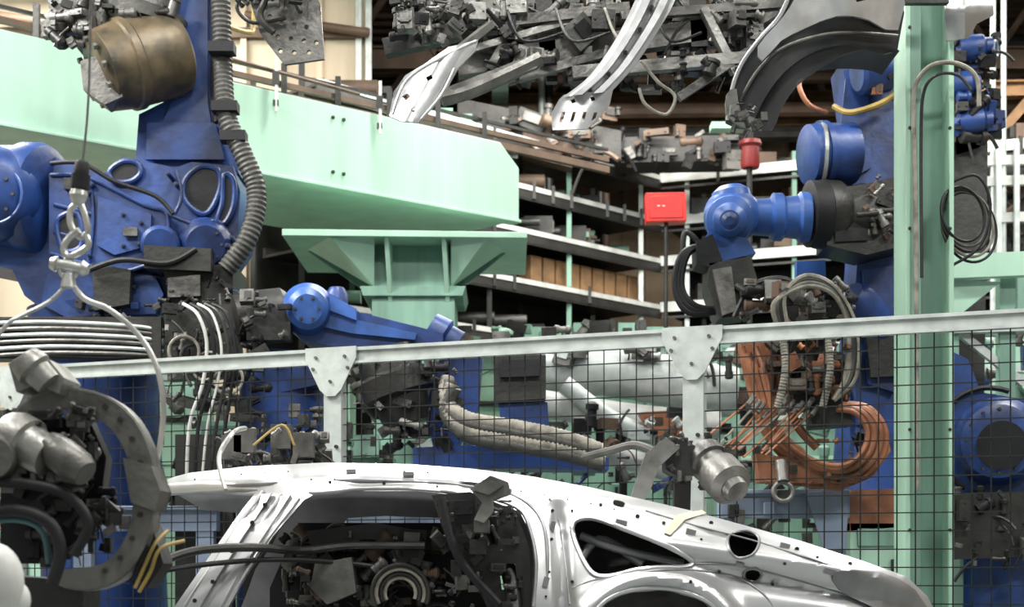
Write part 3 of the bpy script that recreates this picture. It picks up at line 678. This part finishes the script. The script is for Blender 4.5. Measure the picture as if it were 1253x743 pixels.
out=[(888,150),(893,110),(905,78),(925,48),(950,22),(965,-10),(1000,-30),(1098,-30),(1098,62),(1060,60),(1030,68),(1000,86),(975,105),(955,135),(945,160),(918,158)]
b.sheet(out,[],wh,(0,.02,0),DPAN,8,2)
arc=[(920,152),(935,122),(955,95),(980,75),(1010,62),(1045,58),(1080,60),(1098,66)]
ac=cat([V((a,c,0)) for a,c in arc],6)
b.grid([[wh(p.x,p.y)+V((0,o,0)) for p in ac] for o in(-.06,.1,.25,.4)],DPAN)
b.tube([wh(p[0],p[1])-V((0,.02,0)) for p in [(890,148),(896,108),(908,78),(930,48),(953,22),(966,-6)]],.014,PANEL,8)
b.tube([wh(p[0],p[1])-V((0,.03,0)) for p in [(905,125),(925,90),(955,62),(1000,46),(1040,42),(1096,46)]],.011,IRON,8)
b.sheet([(925,62),(948,34),(966,10),(980,-14),(1000,-28),(1098,-28),(1098,38),(1060,30),(1020,26),(985,36),(955,52),(930,80)],[[(1040,0),(1052,-3),(1056,6),(1044,10)]],lambda u,v:wh(u,v)-V((0,.06+.04*math.sin(u*.05),0)),(0,.02,0),PANEL,7,2)
b.sheet([(888,118),(900,112),(905,140),(930,150),(925,162),(905,158),(888,142)],[],lambda u,v:wh(u,v)-V((0,.05,0)),(0,.03,0),IRONL,None,2)
b.clutter(895,125,940,160,y,y+.25,16,[DRK,IRON],4,12,.1)
b.beam(W(1000,-20,y+.35),V((W(1000,0,y).x,y+.35,9.5)),.12,.12,DRK,(0,1,0))
b.sheet([(1155,-20),(1215,-20),(1216,18),(1196,28),(1186,46),(1158,50)],[],lambda u,v:W(u,v,y+.3+.004*abs(u-1180)+.003*abs(v-10)),(0,.02,0),PANEL,6,0)
b.beam(W(1090,0,y+.3),W(1160,0,y+.3),.05,.05,DRK)
b.done(0,60)
# ------------------------------------------------------------ CAR BODY
b=B('car_body_shell'); Y0=6.67
top=[(190,592),(230,579),(300,571),(400,566),(500,568),(580,574),(650,583),(720,596),(790,612),(850,626),(900,640),(980,662),(1060,688),(1110,706),(1135,730),(1150,760)]
def topv(u):
    for i in range(len(top)-1):
        if top[i][0]<=u<=top[i+1][0]:
            t=(u-top[i][0])/(top[i+1][0]-top[i][0]); return top[i][1]+t*(top[i+1][1]-top[i][1])
    return top[0][1] if u<190 else 760
def cy(u,v):
    z=(700-v)/300
    y=Y0+max(0,z+.15)**1.3*.55
    if u<360: y+=.95*((360-u)/170)**1.5*(min(1,max(0,(640-v)/30)) if v<640 else 0)
    dd=max(0,v-topv(u)); e=max(0,1-dd/18); y+=.09*e*e
    if u>1000: y+=.35*((u-1000)/150)**2
    r=math.hypot((u-805)/1.0,(v-790)*1.15); y-=.07*math.exp(-((r-97)/14)**2)
    if u>700:
        lc=668+ (u-850)*.13; y-=.07*math.exp(-((v-lc)/16)**2)*min(1,(u-700)/120)
        lc2=706+(u-900)*.17; y+=.045*math.exp(-((v-lc2)/10)**2)*min(1,max(0,(u-850)/60))
        lc3=650+(u-850)*.21; y+=.03*math.exp(-((v-lc3)/8)**2)*min(1,max(0,(u-840)/40))
    if v>610: y+=.045*math.exp(-((u-686-(v-690)*.05)/9)**2)*min(1,(v-610)/30)
    if 400<u<640: y+=.02*math.exp(-((dd-22)/6)**2)*min(1,(u-400)/40)*min(1,(640-u)/40)
    return y
def cf(u,v): return W(u,v,cy(u,v))
LOW=905
outer=top+[(1152,820),(1140,LOW),(960,LOW),(905,LOW),(900,800),(885,760),(860,735),(815,722),(765,726),(735,742),(715,780),(708,LOW),(640,LOW),(646,800),(652,743),(655,690),(648,650),(636,626),(600,612),(560,606),(510,601),(440,601),(385,605),(372,612),(335,655),(300,705),(270,760),(225,850),(165,LOW),(120,LOW),(165,830),(212,745),(250,690),(290,632),(312,604),(250,603),(200,607)]
holes=[[(700,645),(722,634),(765,648),(815,668),(846,686),(838,694),(790,696),(738,706),(716,690)],
 [(893,655),(915,650),(929,660),(922,678),(903,683),(892,672)],
 [(912,699),(925,696),(932,704),(924,712),(912,709)],[(566,590),(584,591),(584,597),(568,596)],[(752,612),(764,615),(762,621),(751,618)]]
b.sheet(outer,holes,cf,(0,.045,0),BODY,5,0,3)
def roofrow(t):
    r=[]
    for (u,v) in topc:
        p=cf(u,v); yf=max(8.15,p.y+.35); yy=p.y+(yf-p.y)*t; r.append(V((p.x,yy,p.z-.012+.03*math.sin(math.pi*t))))
    return r
topc=[(p.x,p.y) for p in cat([V((a,c,0)) for a,c in top[:13]],4)]
b.grid([roofrow(i/8) for i in range(9)],BODY)
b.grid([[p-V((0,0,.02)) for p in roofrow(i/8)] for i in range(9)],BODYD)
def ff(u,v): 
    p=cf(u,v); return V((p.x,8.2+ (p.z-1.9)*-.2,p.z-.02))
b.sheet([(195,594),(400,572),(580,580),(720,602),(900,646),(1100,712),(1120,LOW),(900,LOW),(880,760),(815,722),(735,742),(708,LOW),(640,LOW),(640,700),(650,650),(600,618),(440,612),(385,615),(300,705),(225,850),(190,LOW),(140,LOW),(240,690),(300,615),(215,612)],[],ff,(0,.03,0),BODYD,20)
for pts,r,m in (([(322,602),(290,645),(258,695),(225,745),(180,825)],.008,BODYD),([(345,606),(318,645),(285,700),(252,755)],.008,BODYD),([(366,610),(330,656),(296,708),(264,762)],.008,BODY)):
    b.tube([cf(u,v)-V((0,.006,0)) for u,v in pts],r,m,6)
b.sheet([(318,606),(334,604),(300,655),(268,705),(236,760),(190,850),(176,850),(220,760),(252,706),(284,655)],[],lambda u,v:cf(u,v)-V((0,.03,0)),(0,.02,0),BODY,9)
b.sheet([(340,608),(356,606),(326,652),(292,704),(262,760),(222,850),(212,850),(248,756),(280,704),(310,654)],[],lambda u,v:cf(u,v)-V((0,.02,0)),(0,.02,0),BODY,9)
b.tube([cf(u,v) for u,v in [(250,596),(330,592),(420,588),(520,590),(600,600),(640,612),(664,640),(670,690),(664,760)]],.008,BODYD,6)
b.tube([cf(u,v) for u,v in [(210,604),(300,600),(385,604),(440,599),(510,599),(560,604),(600,610),(636,624),(649,650),(656,690),(653,743)]],.009,BODYD,6)
b.tube([cf(u,v) for u,v in [(672,610),(684,640),(692,690),(697,740)]],.006,BODYD,6)
b.tube([cf(u,v) for u,v in holes[0]],.012,BODY,6,5,True)
b.tube([cf(u,v) for u,v in [(708,LOW),(712,790),(732,744),(765,724),(815,720),(862,734),(888,760),(902,800),(905,LOW)]],.012,BODY,8)
b.tube([cf(u,v) for u,v in [(700,720),(735,708),(800,699),(850,698),(900,706),(935,728),(955,760)]],.005,BODYD,8)
b.tube([cf(u,v) for u,v in [(850,690),(900,692),(960,706),(1030,726),(1100,752)]],.005,BODYD,8)
b.tube([cf(u,v) for u,v in [(790,625),(850,643),(930,664),(1010,690),(1085,716)]],.004,BODYD,8)
for h in holes[1:3]: b.tube([cf(u,v)-V((0,.002,0)) for u,v in h],.006,BODYD,6,5,True)
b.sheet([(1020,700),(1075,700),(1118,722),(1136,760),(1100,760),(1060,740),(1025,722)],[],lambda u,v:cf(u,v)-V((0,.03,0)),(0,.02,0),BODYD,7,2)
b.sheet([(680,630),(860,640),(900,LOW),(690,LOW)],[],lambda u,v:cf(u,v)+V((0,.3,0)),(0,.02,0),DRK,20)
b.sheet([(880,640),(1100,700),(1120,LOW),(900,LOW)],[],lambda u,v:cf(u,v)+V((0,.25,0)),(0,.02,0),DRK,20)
b.tube([cf(u,v)+V((0,.15,0)) for u,v in[(705,700),(735,660),(790,690)]],.02,BODYD); b.tube([cf(u,v)+V((0,.12,0)) for u,v in[(712,655),(760,672),(840,690)]],.018,BODYD)
b.plate([(760,650),(800,664),(795,700),(765,695)],7.1,7.14,BODYD)
for i in range(60):
    u=210+i*9.5; v=topv(u)+random.choice([9,20]); c=cf(u,v)
    if i%3==0 and v<700: b.cyl(c-V((0,.003,0)),c,.004,DRK,n=8)
for (u,v) in((404,590),(470,592),(535,595),(700,625),(735,618),(870,640),(858,660),(975,672),(1040,690),(880,700),(945,715),(675,660),(672,700),(668,730),(310,640),(285,675),(262,712),(240,735),(325,618),(300,668),(700,712),(845,712),(960,690),(1000,682),(812,640),(780,632),(676,625)):
    c=cf(u,v); b.cyl(c-V((0,.034 if u<340 else .008,0)),c,random.choice([.005,.009,.007]),DRK,n=10)
# small welded brackets / flange tabs
for (u,v,w_,h_) in((760,640,14,7),(845,652,12,8),(905,692,10,6),(676,645,6,14),(668,712,7,12),(960,668,12,6),(1015,700,14,7),(620,600,12,6),(500,580,14,5),(430,577,12,5)):
    c=cf(u,v); b.box(c-V((0,.008,0)),(w_/300,.016,h_/300),BODYD,Matrix.Rotation(.25 if u>600 else 0,3,'Y'))
b.sheet([(812,652),(828,630),(858,624),(864,628),(838,636),(820,655)],[],lambda u,v:cf(u,v)-V((0,.012,0)),(0,.006,0),TAPE,8)
b.plate([(120,880),(710,880),(710,925),(120,925)],Y0,Y0+.15,BODY)
b.box((.1,7.45,.78),(4.0,1.5,.05),BODYD)
b.tube([cf(572,608)+V((0,.10,0)),cf(600,650)+V((0,.12,0)),cf(625,710)+V((0,.1,0)),cf(632,800),cf(630,890)],.035,DRK,8)
b.box((-1.4,7.3,.6),(.2,1.4,.4),DRK); b.box((1.2,7.3,.6),(.2,1.4,.4),DRK)
b.box((0,7.3,.2),(3.8,1.5,.4),PERI)
b.tube([cf(330,600)+V((0,.05,0)),cf(260,596)+V((0,.02,0)),cf(196,600)],.03,BODY,8)
b.done(0,60)
# ------------------------------------------------------------ tooling in the car
b=B('door_aperture_clamp_tool'); y=6.78
b.plate([(528,606),(575,602),(630,626),(648,670),(650,743),(640,830),(600,830),(596,743),(575,700),(548,668)],y,y+.08,DRK,[[(585,640),(605,640),(610,665),(590,668)],[(610,690),(630,690),(634,720),(614,722)]])
b.clutter(535,612,642,743,y-.08,y+.02,70,[DRK,BLK,DRK,BLK,IRON],4,16,.08)
b.tube([W(540,610,y-.1),W(560,680,y-.12),W(610,740,y-.12)],.018,BLK,10)
b.plate([(575,598),(600,582),(622,590),(625,604),(603,612),(604,626),(592,640),(580,636),(590,615)],6.4,6.52,IRONL)
b.plate([(580,600),(600,588),(616,594),(598,606)],6.36,6.4,IRON); b.box(W(590,645,6.6),(.06,.3,.05),IRON)
b.done(.003)
b=B('interior_welding_tool'); y=7.3
b.tube([W(190,690,6.5),W(240,674,6.6),W(310,670,6.7),W(370,674,6.9),W(430,668,7),W(520,668,7)],.018,DRK,8); b.tube([W(190,700,6.5),W(260,690,6.6),W(340,685,6.8),W(430,690,7),W(500,700,7)],.011,BLK)
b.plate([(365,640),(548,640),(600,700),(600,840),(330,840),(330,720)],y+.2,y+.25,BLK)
b.clutter(345,650,545,743,y-.3,y+.15,160,[DRK,BLK,IRON,DRK,BROWN,IRON],6,26,.12)
b.clutter(360,740,540,830,y-.2,y+.1,30,[DRK,BLK],10,30,.1)
b.plate([(375,650),(460,640),(545,655),(545,670),(450,660),(380,668)],y-.2,y,DRK)
b.plate([(385,690),(430,682),(436,725),(400,740),(380,720)],y-.35,y-.1,IRON)
for i in range(4): b.ring(W(490,726,y-.4-.01*i),(.2,-1,.1),(18+i*5)*y/F,.009,[HOSEL,DRK,HOSEL,DRK][i],30,6,-.4,3.6)
b.box(W(455,760,y)-V((0,0,.35)),(.7,.3,.5),DRK)
b.done(.002)
b=B('roof_spot_gun'); y=7.9
b.lathe(W(858,555,y),W(898,598,y-.25),[(0,.07),(.1,.1),(.3,.1),(.33,.085),(.5,.085),(.53,.105),(.9,.105),(1,.07)],IRON,28)
b.lathe(W(892,590,y-.22),W(903,602,y-.28),[(0,.07),(1,.055)],IRONL,24)
b.plate([(768,624),(778,590),(790,555),(815,535),(832,548),(806,572),(796,600),(780,628)],y-.15,y-.08,IRONL); b.plate([(812,530),(850,545),(862,570),(840,590),(815,575)],y-.1,y+.1,DRK)
b.clutter(812,535,895,600,y-.15,y+.05,50,[IRON,DRK,DRK,IRON],4,15,.1)
b.ring(W(958,602,y+.6),(0,-1,.2),.05,.012,IRON); b.cyl(W(958,590,y+.6),W(955,565,y+.65),.03,IRON)
b.tube([W(815,560,y-.1),W(780,545,y),W(745,552,y+.1),W(715,560,y+.3)],.02,HOSE)
b.beam(W(835,570,y+.1),V((W(835,0,y).x,8.35,0)),.08,.08,DRK,(0,1,0))
b.done(.003)
b=B('roof_tooling_pins')
for u,v in((285,548),(300,540),(345,535),(372,545)):
    b.box(W(u,v,8.2),(.1,.1,.12),IRON)
b.clutter(270,528,400,575,8.1,8.5,70,[DRK,IRON,BLK,IRON],4,18,.15)
b.tube([W(276,600,6.6),W(268,560,6.7),W(285,530,6.8),W(300,524,7)],.010,STEEL); b.tube([W(310,545,8),W(345,520,8),W(360,545,8)],.006,YEL)
b.box((W(330,0,8.3).x,8.45,1.0),(.3,.12,2.0),DRK)
b.done(.002)
# ------------------------------------------------------------ FOREGROUND weld gun left
b=B('foreground_c_frame_welding_gun'); y=5.1;k=y/F
arcp=[(20,500),(45,482),(85,474),(130,484),(165,512),(187,560),(190,610),(182,660),(160,700),(120,722),(80,720),(62,706),(90,698),(125,692),(150,668),(163,630),(164,590),(154,552),(135,522),(105,504),(65,498),(36,514)]
b.plate(arcp,y,y+.10,IRONL,smooth=3)
b.plate([(p[0]*.98+2,p[1]*.98+12) for p in arcp],y-.02,y+.01,IRON,smooth=3)
for a in range(9):
    t=-1.2+a*.3; u=102+72*math.cos(t); v=598+108*math.sin(t); b.cyl(W(u,v,y-.03),W(u,v,y+.02),.009,DRK,n=8)
b.plate([(10,445),(30,432),(60,440),(78,462),(72,482),(45,470),(20,480)],y-.1,y+.1,IRONL)
b.lathe(W(30,440,y-.12),W(60,470,y-.12),[(0,.05),(.4,.06),(.5,.045),(1,.04)],IRONL,20)
b.lathe(W(8,530,y-.1),W(60,560,y-.15),[(0,.07),(.2,.085),(.5,.085),(.55,.07),(1,.06)],IRONL,28)
b.lathe(W(60,545,y-.15),W(105,580,y-.2),[(0,.045),(.3,.055),(.8,.055),(1,.04)],IRON,24)
b.clutter(0,500,115,600,y-.15,y+.1,120,[IRON,DRK,IRONL,IRONL,BLK],6,24,.1)
b.clutter(40,600,140,690,y,y+.15,60,[IRON,DRK,DRK,BLK],6,24,.15)
b.plate([(0,500),(110,515),(130,560),(120,640),(60,690),(0,690)],y+.12,y+.2,BLK)
b.tube([W(-20,590,y-.2),W(30,592,y-.2),W(80,605,y-.2),W(108,640,y-.2),W(90,680,y-.2)],.016,BLK,12)
b.tube([W(-30,632,y-.2),W(20,625,y-.2),W(60,640,y-.2),W(74,675,y-.2),W(64,715,y-.2)],.020,BLK,12)
b.tube([W(-30,642,y-.17),W(20,636,y-.17),W(52,650,y-.17),W(60,690,y-.17)],.010,mat('blue_hose',(.04,.10,.12),.4),12)
b.lathe(W(-10,560,y-.25),W(-10,560,y+.1),[(0,.06),(.2,.08),(1,.08)],IRON,24)
b.plate([(150,560),(185,570),(196,600),(188,625),(160,615)],y-.05,y+.12,IRON); b.plate([(150,690),(185,640),(200,690),(180,720)],y+.05,y+.2,DRK)
b.tube([W(165,720,y),W(176,695,y),W(190,665,y),W(205,650,y+.1)],.006,YEL); b.tube([W(170,725,y),W(184,700,y),W(196,672,y),W(225,662,y+.1)],.006,YEL); b.tube([W(160,715,y),W(170,690,y),W(182,668,y)],.006,BLK)
b.plate([(-60,700),(100,712),(90,860),(-60,860)],y+.05,y+.3,DRK); b.box(V((W(20,0,y).x,y+.2,.55)),(.3,.3,1.1),DRK)
b.done(.003)
b=B('white_tool_cover'); y=4.6
b.dome(W(-8,712,y),.085,WHT,28,(1,.8,1.3)); b.dome(W(16,735,y+.03),.05,WHT,20,(1,.8,1.2)); b.box(V((W(-5,0,y).x,y+.05,.65)),(.08,.08,1.35),DRK)
b.done()
# ------------------------------------------------------------ hook
b=B('lifting_hook_and_bail'); y=5.2;k=y/F
b.cyl(V((W(112,0,y).x,y,9.5)),W(112,-100,y),.004,IRON,n=8); b.tube([W(112,-100,y),W(110,60,y),W(107,140,y),W(101,198,y)],.004,IRON)
b.lathe(W(101,197,y),W(97,235,y),[(0,.018),(.1,.024),(.45,.024),(.45,.03),(.9,.03),(1,.02)],BLK,16)
b.lathe(W(97,232,y),W(95,250,y),[(0,.025),(.4,.03),(1,.018)],STEEL,16)
b.tube([W(95,248,y),W(86,258,y),W(87,276,y),W(97,290,y),W(107,284,y),W(104,264,y),W(98,248,y)],.010,STEEL,10)
b.tube([W(97,282,y-.01),W(86,290,y),W(78,302,y),W(82,314,y),W(96,310,y),W(108,300,y),W(104,286,y)],.011,STEEL,10)
b.lathe(W(62,322,y),W(108,330,y),[(0,.018),(.15,.026),(.2,.018),(.8,.018),(.85,.026),(1,.016)],STEEL,16)
b.ring(W(84,330,y),(0.2,-1,0),.026,.009,STEEL,24,8)
b.lathe(W(84,335,y),W(84,352,y),[(0,.018),(1,.026)],STEEL,14)
b.tube([W(84,345,y),W(62,368,y),W(30,385,y),W(8,398,y),W(-10,430,y),W(-20,500,y)],.007,STEEL,8)
b.tube([W(86,345,y),W(104,366,y),W(132,378,y),W(160,400,y),W(182,428,y),W(195,460,y),W(200,500,y),W(196,545,y),W(188,580,y)],.009,STEEL,10)
b.done()
# ------------------------------------------------------------ lights
def area(loc,size,sy,pw,col=(1,1,1),rot=(0,0,0)):
    L=bpy.data.lights.new('hall_or_fill_lamp','AREA'); L.shape='RECTANGLE'; L.size=size; L.size_y=sy; L.energy=pw; L.color=col
    o=bpy.data.objects.new('hall_or_fill_lamp',L); o.location=loc; o.rotation_euler=rot; bpy.context.scene.collection.objects.link(o)
for x in(-6,0,6):
    area((x,3,8.8),2.5,.8,430,(1,1,.96),(math.radians(25),0,0))
    area((x,9,8.9),2.5,.6,450,(1,1,.96)); area((x,15,8.9),2.5,.6,400,(1,.99,.94)); area((x+1,19,8.4),2.5,.6,280,(1,.95,.86))
area((2,17.5,8.2),3,.6,230,(1,.98,.92),(math.radians(30),0,0))  # added fill lamp without a fixture, brightens the rack's tray edges
area((-7,9.0,8.3),2,2,900,(1,1,.96),(math.radians(15),math.radians(-20),0))  # added fill lamp without a fixture, whitens the girder's left end
b=B('high_bay_luminaire')
for x in(-6,0,6):
    for yy in(3,9,15): b.box((x,yy,9.2),(2.6,.5,.12),GALV); b.box((x,yy,9.12),(2.4,.4,.03),LAMP)
b.done()
w=bpy.data.worlds.new('world'); bpy.context.scene.world=w; w.use_nodes=True
w.node_tree.nodes['Background'].inputs[0].default_value=(.92,.97,.94,1); w.node_tree.nodes['Background'].inputs[1].default_value=.42
cam=bpy.data.cameras.new('camera'); co=bpy.data.objects.new('camera',cam); bpy.context.scene.collection.objects.link(co)
co.location=(0,0,ZC); co.rotation_euler=(math.pi/2,0,0); cam.sensor_width=36; cam.lens=F/1253*36; cam.shift_y=(HV-371.5)/1253; cam.clip_end=200
cam.dof.use_dof=True; cam.dof.focus_distance=8.2; cam.dof.aperture_fstop=3.5
bpy.context.scene.camera=co
try:
    bpy.context.scene.view_settings.view_transform='Standard'; bpy.context.scene.view_settings.look='None'
except Exception as e: print(e)
